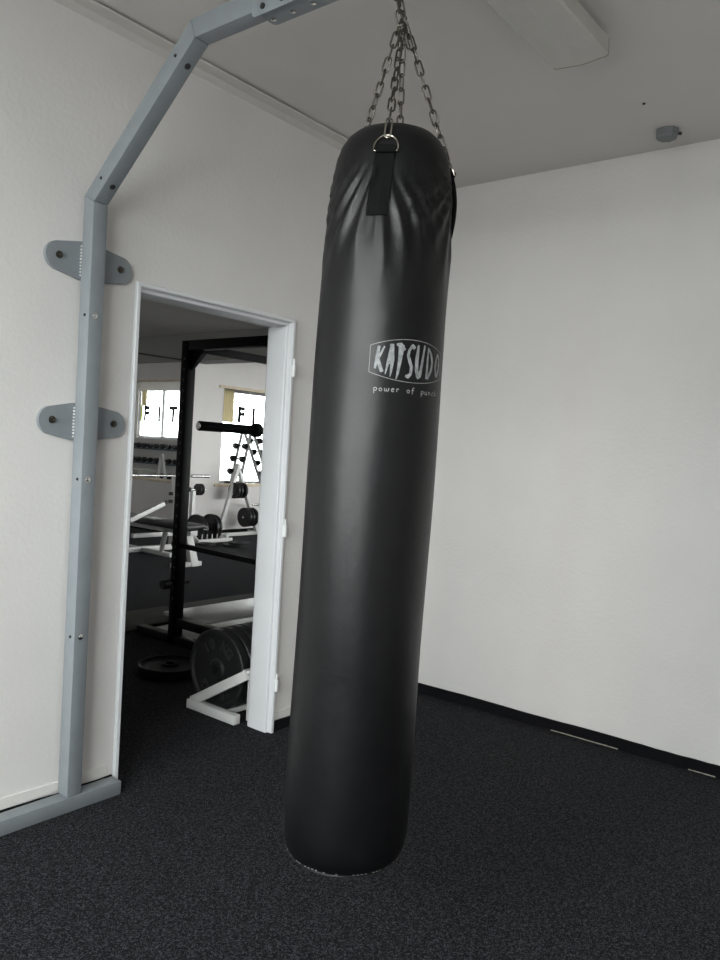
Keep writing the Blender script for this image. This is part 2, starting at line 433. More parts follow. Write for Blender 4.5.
for by in (-.925, -1.005, -1.085, -1.165):
    q = MB().lathe([(0, 0), (0, .0085), (.004, .0085), (.005, .006), (.0051, 0)], (FX+.014, by, 2.6942), (0, 0, -1), 14)
    for v in q.b.verts: v.co = Vector(L(v.co))
    q.done('bolt', 'chrome', pl)
fp(MB().box((FX-.026, -1.50, 2.700), (FX+.026, -1.10, 2.768), .004), 'outer_arm')
e = MB(); e.cyl((FX, -1.394, 2.70), (FX, -1.394, 2.665), .008, 12)
ring = [(FX+.016*math.cos(a), -1.394, 2.650+.016*math.sin(a)) for a in [2*PI*k/16 for k in range(16)]]
e.tube(ring, .004, 8, True); fp(e, 'eye_bolt', 'chain')
# mounting plates on the wall, with their bolts and the weld seam
def lobe(zc):
    xl, xr, re, hm = FX-.118-.002, FX+.139, .052, .070
    cl, cr = xl-.0+.01, xr-.0
    pts = []
    for k in range(13):
        a = math.radians(108+144*k/12); pts.append((FX-.118+re*math.cos(a), zc+re*math.sin(a)))
    pts.append((FX-.032, zc-hm)); pts.append((FX+.032, zc-hm))
    for k in range(13):
        a = math.radians(-72+144*k/12); pts.append((FX+.139+re*math.cos(a), zc+re*math.sin(a)))
    pts.append((FX+.032, zc+hm)); pts.append((FX-.032, zc+hm))
    b = MB().prism([(x, -.0175, z) for x, z in pts], (0, .0165, 0), 0)
    p = fp(b, 'mounting_plate')
    for bx in (FX-.118, FX+.139):
        q = MB(); q.lathe([(0, 0), (0, .014), (.0025, .014), (.003, .009), (.010, .009), (.0115, .006), (.0115, 0)], (bx, -.017, zc+.002), (0, -1, 0), 14)
        for v in q.b.verts: v.co = Vector(L(v.co))
        q.done('bolt', 'chain', p)
    q = MB()
    for k in range(10):
        z = zc-.055+k*.0118
        q.lathe([(-.004, 0), (-.003, .003), (0, .0045), (.003, .003), (.004, 0)], (FX-.0325, -.019, z), (0, 0, 1), 8)
    for v in q.b.verts: v.co = Vector(L(v.co))
    q.done('weld_seam', 'white', p)
lobe(2.060); lobe(1.464)
# through bolts in upright and brace: one head on the front face, a small end on the side face
def tbolt(p, n, r, m='chrome'):
    q = MB(); q.lathe([(0, 0), (0, r), (.0015, r), (.002, r*.62), (.005, r*.58), (.006, r*.35), (.0061, 0)], p, n, 12)
    fp(q, 'bolt', m)
for z in (1.858, 1.252, .662):
    tbolt((FX-.004, -.083, z), (0, -1, 0), .011); tbolt((FX-HW, -.058, z), (-1, 0, 0), .006, 'dark')
d = (Vector(path[2])-Vector(path[1])).normalized(); nn = Vector((d.y, -d.x)) 
for s_ in (.095, .610):
    q = Vector(path[1])+d*s_; w = q+Vector((-abs(nn.x), -abs(nn.y)))*.033
    tbolt((FX+.004, w.x, w.y), (0, -abs(nn.x), -abs(nn.y)), .011, 'dark'); tbolt((FX-HW, q.x, q.y), (-1, 0, 0), .006, 'dark')

# ------------------------------------------------------------------ punching bag
BX, BY, ZB = -2.237, -1.392, .321
TH0 = math.radians(217.8)               # the side that carries the front strap sits near here
bag = thing('punching_bag', 'tall black leather punching bag hanging on four chains from the grey frame', 'punching bag', (BX, BY, ZB))
TILT = Vector((.61, -.79, 0))*.0135     # leans a little to the right towards the top
PROF = [(.321, 0), (.322, .10), (.323, .122), (.328, .139), (.337, .152), (.352, .161), (.380, .167), (.43, .1695), (.55, .1702), (.9, .1700), (1.3, .1708), (1.7, .1706), (1.82, .1696), (1.93, .1680), (2.03, .1645), (2.09, .1605), (2.135, .1560), (2.175, .1485), (2.205, .1385), (2.229, .124), (2.246, .105), (2.257, .080), (2.263, .045), (2.265, 0)]
STR = [TH0+math.radians(a) for a in (-8, 95, 173, 229)]
def r0(z):
    for (a, ra), (b_, rb) in zip(PROF, PROF[1:]):
        if z <= b_:
            t = (z-a)/(b_-a) if b_ > a else 0
            return ra+(rb-ra)*t
    return 0.
def rad(th, z):
    r = r0(z)
    if z > 1.55:
        for k, s in enumerate(STR):
            dt = (th-s+PI) % (2*PI)-PI
            if abs(dt) > 1.35: continue
            x = dt*.17; y = 2.165-z
            # folds fan out below the strap's top end
            dist = math.hypot(x, y); phi = math.atan2(x, max(y, -.05)+.03)
            fall = math.exp(-((dist-.15)/.13)**2)
            side = min(1, abs(dt)/.10)
            amp = (.0040 if k != 3 else .0018)*fall*side*min(1, max(0, (y+.01)/.06))*min(1, max(0, (z-1.72)/.15))
            f1 = math.sin(phi*15+k*1.7+.8*math.sin(dist*17+dt*3)); f2 = math.sin(phi*27+2.1*k+1.3+.5*math.sin(dist*31))
            r += amp*((1-abs(f1))*1.7-.8+.55*f2)
            r -= .006*math.exp(-(dt/.22)**2)*math.exp(-((z-2.14)/.07)**2)
    r += .0016*math.sin(th*2+z*3.1)*math.sin(z*4.3+1)+.0011*math.sin(th*3+z*7.0+2)*min(1, max(0, (z-.36)/.1))*(1 if z < 2.2 else 0)
    return r
def bagp(th, z, off=0.):
    r = rad(th, z)+off
    return Vector((r*math.cos(th), r*math.sin(th), z-ZB))+TILT*((z-1.15)/1.0)
def bag_body():
    b = MB(); B = b.b; NS = 200
    zs = []
    for (a, ra), (c_, rc) in zip(PROF, PROF[1:]):
        n = max(1, int((c_-a)/.012)) if c_ > 1.55 else max(1, int((c_-a)/.06))
        zs += [a+(c_-a)*k/n for k in range(n)]
    zs.append(PROF[-1][0])
    rings = []
    for z in zs:
        if r0(z) < 1e-6: rings.append([B.verts.new(Vector((0, 0, z-ZB))+TILT*(z-1.15))])
        else: rings.append([B.verts.new(bagp(2*PI*k/NS, z)) for k in range(NS)])
    for A, C in zip(rings, rings[1:]):
        for k in range(NS):
            f = []
            for v in (A[k % len(A)], A[(k+1) % NS % len(A)], C[(k+1) % NS % len(C)], C[k % len(C)]):
                if v not in f: f.append(v)
            if len(f) > 2: B.faces.new(f)
    bmesh.ops.recalc_face_normals(B, faces=B.faces[:])
    me = bpy.data.meshes.new('bag_body'); B.to_mesh(me); B.free(); me.materials.append(M['leather'])
    for p in me.polygons: p.use_smooth = True
    o = bpy.data.objects.new('bag_body', me); COL.objects.link(o); o.parent = bag
    return o
body = bag_body()
# stitched welt round the bottom, with pale stitches
w = MB(); w.tube([bagp(2*PI*k/96, .337, .0005) for k in range(96)], .003, 6, True); w.done('bottom_seam', 'leather', body)
for k in range(90):
    if random.random() < .5: continue
    a = 2*PI*k/90; w = MB(); w.tube([bagp(a, .343, .0012), bagp(a+.014, .3425, .0020), bagp(a+.028, .342, .0012)], .0009, 5)
    w.done('stitch', 'stitch', body)

def strap(k, th):
    hw = .0255; z0, z1 = 1.997, 2.177; n = 16
    lean = -.010 if k == 0 else 0.
    bulge = .006 if k == 1 else .0
    b = MB(); B = b.b; rows = []
    for i in range(n+1):
        z = z0+(z1-z0)*i/n; s = i/n
        ww = hw*(1-.18*max(0, s-.75)*4*.5)
        c_ = th+(lean*(1-s)/.17)
        o = .0012+.004*math.sin(PI*min(1, s*1.0))+bulge*math.sin(PI*s)
        row = []
        for j in range(7):
            a = c_+(j/6-.5)*2*ww/.165
            rr = max(rad(a, z), rad(c_, z)-.003) if k != 1 else r0(z)
            p = Vector(((rr+o)*math.cos(a), (rr+o)*math.sin(a), z-ZB))+TILT*(z-1.15)
            row.append(p)
        rows.append(row)
    def nrm(p): 
        q = Vector((p.x, p.y, 0)); return q.normalized()
    out = [[B.verts.new(p+nrm(p)*.0032) for p in r] for r in rows]; inn = [[B.verts.new(p-nrm(p)*.002) for p in r] for r in rows]
    for i in range(n):
        for j in range(6):
            B.faces.new([out[i][j], out[i][j+1], out[i+1][j+1], out[i+1][j]]); B.faces.new([inn[i][j], inn[i+1][j], inn[i+1][j+1], inn[i][j+1]])
        for j in (0, 6): B.faces.new([out[i][j], out[i+1][j], inn[i+1][j], inn[i][j]])
    for i in (0, n):
        for j in range(6): B.faces.new([out[i][j], inn[i][j], inn[i][j+1], out[i][j+1]])
    ctr = bagp(th, 2.162, .010); rad_ = Vector((math.cos(th), math.sin(th), 0)); tan = Vector((-math.sin(th), math.cos(th), 0)); up = (Vector((0, 0, 1))-rad_*.42).normalized()
    b.tube([ctr-tan*.0245-up*.003, ctr-up*.004, ctr+tan*.0245-up*.003], .0068, 10)       # strap turned over the ring's bar
    s_ = b.done('strap', 'web', bag)
    R_ = .030; pts = []
    for i in range(17):
        a = -.28+(PI+.56)*i/16; pts.append(ctr+tan*R_*math.cos(a)+up*(R_*1.3*math.sin(a)+.004))
    for i in range(1, 4):
        t = i/4; pts.append(pts[16].lerp(pts[0], t) if False else (ctr+tan*R_*math.cos(PI+.28)*(1-2*t)+up*(-.0035)))
    q = MB(); q.tube(pts, .0021, 8, True); q.done('d_ring', 'nickel', s_)
    return ctr+up*(R_*1.3+.004)+rad_*.001
tops = [strap(k, th) for k, th in enumerate(STR)]

def link_pts(c_, d, side, L_=.040, W_=.0165):
    """stadium loop centred at c_, long axis d, lying in the plane of d and side"""
    r = W_/2; h = L_/2-r; pts = []
    for i in range(9):
        a = -PI/2+PI*i/8; pts.append(c_+d*(h+r*math.cos(a))+side*(r*math.sin(a)))
    for i in range(9):
        a = PI/2+PI*i/8; pts.append(c_+d*(-h+r*math.cos(a))+side*(r*math.sin(a)))
    return pts
def chain(p, q, name='chain', twist=0., pitch=.0325):
    p = Vector(p); q = Vector(q); d = (q-p); n = max(1, round(d.length/pitch)); st = d/n; d.normalize()
    u = d.orthogonal().normalized(); v = d.cross(u)
    b = MB()
    for i in range(n):
        a = twist+(PI/2)*(i % 2)+i*.12; s_ = u*math.cos(a)+v*math.sin(a)
        b.tube(link_pts(p+st*(i+.5), d, s_, st.length+.0080), .0025, 7, True)
    return b.done(name, 'chain', bag)
apex = Vector((0, 0, 2.545-ZB))+TILT*1.3
def hook(p, q):
    """S hook joining D ring and chain"""
    p = Vector(p); q = Vector(q); d = (q-p).normalized(); s_ = d.cross(Vector((math.cos(TH0), math.sin(TH0), 0))).normalized()
    b = MB(); b.tube(link_pts((p+q)/2, d, s_, (q-p).length+.012, .015), .0024, 6, True); return b.done('hook', 'nickel', bag)
for k, t in enumerate(tops):
    dirn = (apex-t).normalized(); e_ = t+dirn*.046
    if k in (1, 3):                     # side chains drape over the bag's shoulder before they hook on
        e_ = bagp(STR[k], 2.231, .009); dirn = (e_-t).normalized()
    hook(t-dirn*.003, e_)
    th = STR[k]
    chain(e_, apex+Vector((math.cos(th), math.sin(th), 0))*.008+Vector((0, 0, (-.02, 0, .02, .01)[k])), twist=k*.7)
eye = Vector((FX-BX, -1.394-BY, 2.634-ZB))
lat = Vector((-.61, .79, 0))
chain(apex-lat*.006-Vector((0, 0, .005)), eye-lat*.003, 'top_chain', .4)
chain(apex+lat*.006, eye+lat*.004, 'top_chain', 1.3)
chain(apex+lat*.017+Vector((0, 0, .085)), apex+lat*.010+Vector((0, 0, .05)), 'spare_link', .2)
chain(apex-lat*.022-Vector((0, 0, .06)), apex-lat*.004+Vector((0, 0, .0)), 'spare_link', .9)

# printed badge
TC = TH0+math.radians(29); ZC = 1.647
def onbag(u, v, off): return bagp(TC+u/.1706, ZC+v, off)
def ribbon(b, pts, off):
    """pts: (u, v, width) -> brush stroke lying on the leather"""
    P = [Vector((p[0], p[1])) for p in pts]
    dense = []
    for (a, c_) in zip(pts, pts[1:]):
        n = max(2, int(math.hypot(a[0]-c_[0], a[1]-c_[1])/.003))
        dense += [tuple(a[i]+(c_[i]-a[i])*k/n for i in range(3)) for k in range(n)]
    dense.append(pts[-1])
    rows = []
    for i, p in enumerate(dense):
        a = dense[max(0, i-1)]; c_ = dense[min(len(dense)-1, i+1)]
        t = Vector((c_[0]-a[0], c_[1]-a[1])).normalized(); nrm = Vector((-t.y, t.x))
        rows.append([b.b.verts.new(onbag(p[0]+nrm.x*p[2]*s_, p[1]+nrm.y*p[2]*s_, off)) for s_ in (-.5, 0, .5)])
    for A, C in zip(rows, rows[1:]):
        for j in (0, 1): b.b.faces.new([A[j], A[j+1], C[j+1], C[j]])
def env(u, half=.0525, end=.0315): return half-(half-end)*(u/.113)**2
GL = {
 'K': [[(.40, 1, .20), (.27, .55, .25), (.12, .12, .16)], [(.98, 1, .10), (.62, .7, .18), (.34, .48, .2)], [(.32, .55, .2), (.58, .25, .28), (.86, .0, .26)]],
 'A': [[(.62, 1, .22), (.36, .5, .26), (.06, .02, .09)], [(.60, 1, .34), (.76, .5, .32), (.70, .12, .18), (.62, -.06, .06)], [(.2, .36, .12), (.8, .40, .14)]],
 'T': [[(.02, .94, .2), (.5, .96, .3), (1.0, .80, .24)], [(.58, .95, .5), (.52, .55, .32), (.34, .1, .2), (.2, -.06, .08)]],
 'S': [[(.98, .86, .3), (.72, .95, .22), (.34, .80, .2), (.24, .66, .22), (.46, .50, .26), (.72, .34, .26), (.66, .14, .24), (.36, .06, .3), (.06, .08, .16)]],
 'U': [[(.20, .98, .16), (.10, .6, .28), (.12, .28, .28), (.34, .06, .26), (.56, .12, .24), (.74, .5, .2), (.96, 1.0, .14)]],
 'D': [[(.16, 1, .14), (.12, .5, .2), (.10, .0, .22)], [(.12, .99, .14), (.6, .82, .2), (.86, .56, .24), (.74, .30, .24), (.30, .04, .2), (.08, .02, .14)]],
 'O': [[(.5, .97, .2), (.18, .75, .24), (.08, .42, .26), (.28, .06, .22), (.56, .06, .2), (.86, .42, .24), (.84, .75, .24), (.5, .97, .2)]],
}
k = 0
for ch, uc, wd in (('K', -.0865, .024), ('A', -.0600, .022), ('T', -.0355, .022), ('S', -.009, .023), ('U', .0205, .026), ('D', .0545, .025), ('O', .0890, .023)):
    hh = env(uc)-.0085
    lg = MB()
    for stx in GL[ch]:
        k += 1
        ribbon(lg, [(uc+(x-.5)*wd, -hh+2*hh*y, w_*wd*1.42) for x, y, w_ in stx], .0009+.00006*k)
    lg.done('badge_letter', 'print', body)
ol = MB()
top = [(-.110+.220*i/40, env(-.110+.220*i/40), .0015) for i in range(41)]
ribbon(ol, top, .001); ribbon(ol, [(u, -v, w_) for u, v, w_ in top], .001)
ribbon(ol, [(-.110, -.0327, .0015), (-.110, .0327, .0015)], .001); ribbon(ol, [(.110, -.0327, .0015), (.110, .0327, .0015)], .001)
ol.done('badge_outline', 'tag', body)

def text_mesh(s, size, bold=0., shear=0.):
    cu = bpy.data.curves.new('t', 'FONT'); cu.body = s; cu.size = size; cu.offset = bold; cu.shear = shear
    cu.align_x = 'CENTER'; cu.resolution_u = 3
    o = bpy.data.objects.new('t', cu); COL.objects.link(o)
    bpy.context.view_layer.update()
    me = bpy.data.meshes.new_from_object(o.evaluated_get(bpy.context.evaluated_depsgraph_get()))
    bpy.data.objects.remove(o); bpy.data.curves.remove(cu)
    return me
# hand-lettered tag line
SG = {
 'p': (.62, [[(.12, .72), (.18, -.42)], [(.15, .6), (.4, .74), (.58, .5), (.42, .16), (.16, .16)]]),
 'o': (.60, [[(.3, .7), (.1, .45), (.2, .1), (.42, .1), (.52, .42), (.3, .7)]]),
 'w': (.82, [[(.1, .7), (.14, .12), (.36, .16), (.4, .62)], [(.4, .3), (.5, .1), (.68, .2), (.72, .72)]]),
 'e': (.58, [[(.12, .42), (.48, .48), (.4, .72), (.16, .62), (.1, .25), (.28, .06), (.5, .18)]]),
 'r': (.50, [[(.14, .72), (.16, .08)], [(.16, .5), (.3, .7), (.46, .62)]]),
 'f': (.55, [[(.5, 1.1), (.28, 1.12), (.2, .8), (.2, -.1)], [(.06, .62), (.45, .66)]]),
 'u': (.62, [[(.1, .72), (.12, .2), (.3, .06), (.48, .25)], [(.5, .74), (.5, .06)]]),
 'n': (.62, [[(.12, .74), (.12, .06)], [(.12, .5), (.32, .72), (.48, .55), (.5, .06)]]),
 'c': (.54, [[(.48, .62), (.26, .72), (.1, .4), (.22, .08), (.46, .16)]]),
 'h': (.60, [[(.14, 1.15), (.12, .06)], [(.12, .45), (.32, .68), (.48, .5), (.48, .06)]]),
 ' ': (.75, []),
}
s_ = .0128; txt = 'power of punch'
tw = sum(SG[c_][0]+.16 for c_ in txt)*s_; sc = .192/tw; x = -.097; tl = MB()
for n_, c_ in enumerate(txt+' '):
    wd, sts = SG[c_]
    if c_ == ' ': tl.done('tag_line_word', 'tag', body); tl = MB()
    for q in sts: ribbon(tl, [(x+px*s_*sc, -.0795+py*s_, .0021) for px, py in q], .001+.00004*(n_ % 5))
    x += (wd+.16)*s_*sc

# ------------------------------------------------------------------ ceiling lamp, detector and screw
lamp = thing('ceiling_lamp', 'long off-white fluorescent tube lamp, switched off, on the ceiling', 'lamp', (-1.75, -1.415, H))
b = MB(); b.box((-.58, -.075, -.024), (.585, .075, 0), .003); b.done('lamp_housing', 'lampbody', lamp)
LP = [(.100, -.020), (.103, -.074), (.096, -.080), (-.005, -.090), (-.098, -.082), (-.106, -.076), (-.104, -.020)]
b = MB(); b.prism([(-.598, y, z) for y, z in LP], (1.196, 0, 0), 0); b.done('diffuser', 'diffuser', lamp, smooth=False)
for sx in (-1, 1):
    b = MB(); b.prism([(sx*.600-.002, y*1.012, z*1.015) for y, z in LP], (.004, 0, 0)); b.done('end_cap', 'endcap', lamp, smooth=False)
dt = thing('junction_box', 'small grey rounded box on the ceiling near the right wall', 'electrical box', (-.212, -1.432, H))
b = MB(); b.lathe([(0, 0), (0, .052), (.030, .050), (.040, .042), (.042, 0)], (0, 0, 0), (0, 0, -1), 8); b.done('box_body', 'detector', dt)
b = MB(); b.cyl((.030, -.040, -.012), (.040, -.052, -.012), .007, 10); b.done('cable_gland', 'dark', dt)
q = MB(); q.lathe([(0, 0), (0, .007), (.003, .007), (.006, .004), (.006, 0)], (0, 0, 0), (0, 0, -1), 10)
tag(q.done('ceiling_screw', 'dark', loc=(-.534, -1.434, H)), 'tiny dark screw head in the ceiling beside the grey box', 'screw')

# ------------------------------------------------------------------ gym hall: power rack
RX0, RX1, RY0, RY1 = -.412, .76, .815, 1.655
rack = thing('power_rack', 'black steel power rack with grey deck standing just behind the doorway', 'power rack', (RX0, RY0, 0))
def rp(b, name, m='rack', parent=rack):
    for v in b.b.verts: v.co = v.co-Vector((RX0, RY0, 0))
    return b.done(name, m, parent)
for x in (RX0, RX1):
    for y in (RY0, RY1):
        u = rp(MB().box((x-.036, y-.036, .0), (x+.036, y+.036, 2.10), .004), 'upright')
        if x == RX0:
            for k in range(24 if y == RY1 else 0):
                z = .32+k*.072
                q = MB(); q.lathe([(0, 0), (0, .010), (.0012, .010), (.0013, .007), (.0013, 0)], (x-.036, y, z), (-1, 0, 0), 10)
                rp(q, 'hole_rim', 'dark', u)
    rp(MB().box((x-.036, RY0+.036, 2.035), (x+.036, RY1-.036, 2.10), .004), 'top_rail')
    rp(MB().box((x-.036, RY0-.35, .0), (x+.036, RY1+.39, .062), .004), 'base_rail')
    rp(MB().box((x-.03, RY0+.036, .125), (x+.03, RY1-.036, .185), .004), 'deck_rail')
    rp(MB().bar((x, RY0-.06, .672), (x, RY1+.07, .690), .034, .034, .006), 'safety_bar')
for y in (RY0, RY1): rp(MB().box((RX0+.036, y-.03, 2.035), (RX1-.036, y+.03, 2.088), .004), 'cross_beam')
for y in (RY1+.36,): rp(MB().box((RX0+.036, y-.03, .0), (RX1-.036, y+.03, .062), .004), 'cross_beam')
for sx, x in ((1, RX0), (-1, RX1)):
    g = MB().prism([(x+sx*.036, RY1-.012, 2.035), (x+sx*.15, RY1-.012, 2.035), (x+sx*.036, RY1-.012, 1.90)], (0, .010, 0)); rp(g, 'gusset')
    g = MB().prism([(x-.006, RY1-.036, 2.035), (x-.006, RY1-.15, 2.035), (x-.006, RY1-.036, 1.90)], (.012, 0, 0)); rp(g, 'gusset')
rp(MB().box((RX0+.04, 1.40, .165), (RX1-.04, RY1+.19, .186), .003), 'deck_panel', 'deck')
rp(MB().box((RX0+.04, RY0-.02, .165), (RX1-.04, 1.345, .186), .003), 'deck_panel', 'deck')
rp(MB().box((RX0+.04, RY1-.30, .030), (RX1-.04, RY1+.33, .046), .003), 'lower_panel', 'deck')
for x, sx in ((RX0, -1),):
    for y in (RY1,):
        q = MB(); q.cyl((x+.10, y, .425), (x-.10, y, .425), .013, 14); q.cyl((x+sx*.075, y, .425), (x+sx*.13, y, .425), .034, 18); rp(q, 'storage_peg', 'iron')
for x in (RX0, RX1):
    q = MB(); q.box((x-.026, RY0-.046, 1.38), (x+.026, RY0-.036, 1.56), .002); q.box((x-.026, RY0-.115, 1.455), (x+.026, RY0-.036, 1.478), .003); q.box((x-.026, RY0-.125, 1.455), (x+.026, RY0-.112, 1.555), .003)
    q.box((x-.04, RY0-.04, 1.40), (x+.04, RY0+.04, 1.54), .004); rp(q, 'j_hook', 'rack')

def barbell(name, label, c_, half, zc, sleeve_mat, sleeve_r, sleeve_len, collar_r, bar_r=.014, group=None, shaft_mat='chrome'):
    t = thing(name, label, 'barbell', (c_[0], c_[1], zc), 0, group)
    q = MB(); q.cyl((-half+sleeve_len*.6, 0, 0), (half-sleeve_len*.6, 0, 0), bar_r, 14); q.done('shaft', shaft_mat, t)
    for s in (-1, 1):
        q = MB(); q.cyl((s*(half-sleeve_len), 0, 0), (s*(half-.004), 0, 0), sleeve_r, 20, .002); a = q.done('sleeve', sleeve_mat, t)
        q = MB(); q.cyl((s*(half-.006), 0, 0), (s*(half+.003), 0, 0), sleeve_r*.72, 18, .001); q.done('end_cap', 'chrome', a)
        if collar_r:
            q = MB(); q.cyl((s*(half-sleeve_len-.035), 0, 0), (s*(half-sleeve_len+.012), 0, 0), collar_r, 22, .006); q.done('collar', 'rack', a)
    return t
barbell('barbell', 'black-sleeved barbell with silver end caps resting in the hooks of the black rack', (.125, RY0-.078), 1.185, 1.503, 'rack', .0275, .43, .042, .0145)

# rubber mat behind the rack
b = MB(); b.box((-1.9, 2.10, .0), (1.6, 2.66, .012), .003)
tag(b.done('floor_mat', 'mat'), 'dark shiny rubber mat on the carpet behind the black rack', 'mat')

# ------------------------------------------------------------------ weight plates
def plate_mb(r, t, hole=.026):
    """cast plate about local X, standing with its centre at the origin"""
    rim = r*.11
    q = MB()
    q.lathe([(-t/2, hole), (-t/2, hole+.022), (-t*.40, hole+.026), (-t*.30, hole+.034), (-t*.30, r-rim-.008), (-t*.45, r-rim), (-t/2, r-rim+.004), (-t/2, r-.006), (-t*.40, r), (t*.40, r), (t/2, r-.006), (t/2, r-rim+.004), (t*.45, r-rim), (t*.30, r-rim-.008), (t*.30, hole+.034), (t*.40, hole+.026), (t/2, hole+.022), (t/2, hole), (-t/2, hole)], (0, 0, 0), (1, 0, 0), 56)
    return q
PR = .214
st = thing('plate_stand', 'low white square-tube floor stand holding big black plates beside the doorway', 'weight stand', (-1.185, .33, 0))
def sp(b, name, m='white', parent=st):
    for v in b.b.verts: v.co = v.co-Vector((-1.185, .33, 0))
    return b.done(name, m, parent)
SX = -1.185
sp(MB().box((SX-.022, .175, .004), (SX+.022, .545, .052), .003), 'base_tube')
sp(MB().bar((SX, .515, .045), (-1.150, .150, .258), .040, .050, .003), 'diagonal_brace')
sp(MB().box((-1.11, .150, .004), (-1.07, .190, .275), .003), 'post'); sp(MB().box((-1.15, .150, .24), (-1.07, .190, .275), .003), 'post_tie')
for y in (.318, .558):
    sp(MB().box((SX+.022, y-.012, .005), (SX+.60, y+.012, .027), .002), 'side_rail')
sp(MB().box((SX+.56, .175, .004), (SX+.604, .545, .052), .003), 'base_tube')
PZ = .027-.0
pz = .0275+math.sqrt(PR*PR-.108*.108)
for k in range(5):
    x = -1.085+k*.064
    q = plate_mb(PR, .052).done('weight_plate', 'rubber')
    q.location = (x, .438, pz); 
    lab = ['big black plate nearest the white brace on the low floor stand', 'second big black plate on the low white stand, counted from its brace', 'third big black plate on the low white stand, counted from its brace', 'fourth big black plate on the low white stand, half hidden by the door jamb', 'fifth big black plate on the low white stand, farthest from its brace'][k]
    tag(q, lab, 'weight plate', 'plates on the white floor stand')
    if k == 0:
        for s, rr, a0 in (('10 KG', .135, 0), ('10 KG', .135, PI)):
            n = len(s)
            for i, c_ in enumerate(s):
                if c_ == ' ': continue
                tm = text_mesh(c_, .075, .002)
                bb = bmesh.new(); bb.from_mesh(tm); bpy.data.meshes.remove(tm)
                ex = bmesh.ops.extrude_face_region(bb, geom=bb.faces[:]); bmesh.ops.translate(bb, verts=[v for v in ex['geom'] if isinstance(v, bmesh.types.BMVert)], vec=(0, 0, .006))
                a = a0+(i-(n-1)/2)*.36
                for v in bb.verts:
                    lx, ly, lz = v.co; u_, w_ = lx, rr-.025+ly
                    yy = u_*math.cos(a)+w_*math.sin(a); zz = -u_*math.sin(a)+w_*math.cos(a)
                    v.co = (-.0150-lz, -yy, zz)
                bmesh.ops.recalc_face_normals(bb, faces=bb.faces[:])
                MB().merge(bb).done('raised_letter', 'worn', q)
# plate lying on the floor left of the stand
q = plate_mb(.195, .060).done('weight_plate', 'rack'); q.rotation_euler = (0, PI/2, 0); q.location = (-.872, 1.115, .0305)
tag(q, 'big black plate lying flat on the carpet left of the low white stand', 'weight plate')

# ------------------------------------------------------------------ bench press station
bn = thing('weight_bench', 'white steel weight bench with long black pad behind the black rack', 'weight bench', (1.87, 4.3, 0))
def bp_(b, name, m='white', parent=bn):
    for v in b.b.verts: v.co = v.co-Vector((1.87, 4.3, 0))
    return b.done(name, m, parent)
bp_(MB().box((1.72, 4.20, .405), (2.02, 5.75, .475), .02), 'bench_pad', 'pad')
q = MB(); q.cyl((1.97, 4.21, .435), (1.97, 4.13, .432), .018, 14); bp_(q, 'chrome_pin', 'chrome')
bp_(MB().box((1.82, 4.24, .345), (1.92, 5.75, .405), .004), 'spine_beam')
q = MB(); q.prism([(1.85, 4.22, 0), (1.95, 4.22, 0), (1.915, 4.32, .36), (1.825, 4.32, .36)], (0, .07, 0), .003); bp_(q, 'front_leg')
bp_(MB().box((1.60, 4.235, 0), (2.0, 4.295, .05), .004), 'foot_beam')
bp_(MB().box((2.06, 4.9, .0), (2.13, 5.95, .05), .004), 'floor_beam')
bp_(MB().box((1.3, 5.46, .0), (2.65, 5.54, .06), .004), 'foot_beam')
bp_(MB().bar((1.87, 4.75, .345), (2.09, 5.1, .05), .05, .05), 'strut')
bp_(MB().bar((1.66, 5.1, .26), (2.3, 5.1, .26), .05, .05), 'cross_tube')
bp_(MB().bar((1.40, 4.8, .48), (1.86, 4.8, .665), .05, .05), 'lever_arm')
q = MB(); q.cyl((1.84, 4.8, .655), (1.91, 4.8, .682), .022, 14); bp_(q, 'lever_knob', 'pad')
for x in (1.44, 2.57):
    up = bp_(MB().box((x-.038, 5.46, .06), (x+.038, 5.54, .96), .004), 'rack_upright')
    q = MB(); q.box((x-.045, 5.36, .915), (x+.045, 5.46, .94), .003); q.box((x-.045, 5.34, .915), (x+.045, 5.36, .99), .003); bp_(q, 'bar_hook', 'white', up)
    for z in (.72, .62):
        q = MB(); q.cyl((x-.038, 5.5, z), (x-.085, 5.5, z), .022, 14); bp_(q, 'bar_peg', 'pad', up)
barbell('barbell', 'bare chrome barbell lying across the white bench uprights', (2.00, 5.405), 1.05, .956, 'chrome', .022, .30, 0, .014)

# small bar with plates on a white stand by the pale wall
cs = thing('bar_stand', 'white post stand with small loaded bar in front of the pale gym wall', 'bar stand', (3.55, 6.2, 0))
def cp(b, name, m='white', parent=cs):
    for v in b.b.verts: v.co = v.co-Vector((3.55, 6.2, 0))
    return b.done(name, m, parent)
cp(MB().box((3.44, 6.20, .0), (3.50, 6.26, .70), .004), 'post'); cp(MB().box((3.42, 6.20, 0), (3.52, 6.50, .045), .004), 'foot')
q = MB(); q.cyl((3.20, 6.23, .715), (3.71, 6.23, .715), .014, 14); cp(q, 'bar', 'chrome')
for k, (x, r, t_) in enumerate(((3.56, .085, .035), (3.605, .085, .035))):
    q = plate_mb(r, t_, .0145).done('weight_plate', 'iron'); q.location = (x, 6.23, .715)
    tag(q, ['small black plate on the thin bar, nearest the white post', 'small black plate outermost on the thin bar by the pale wall'][k], 'weight plate')
q = MB(); q.cyl((3.38, 6.23, .715), (3.42, 6.23, .715), .034, 16); cp(q, 'bar_clamp', 'pad')

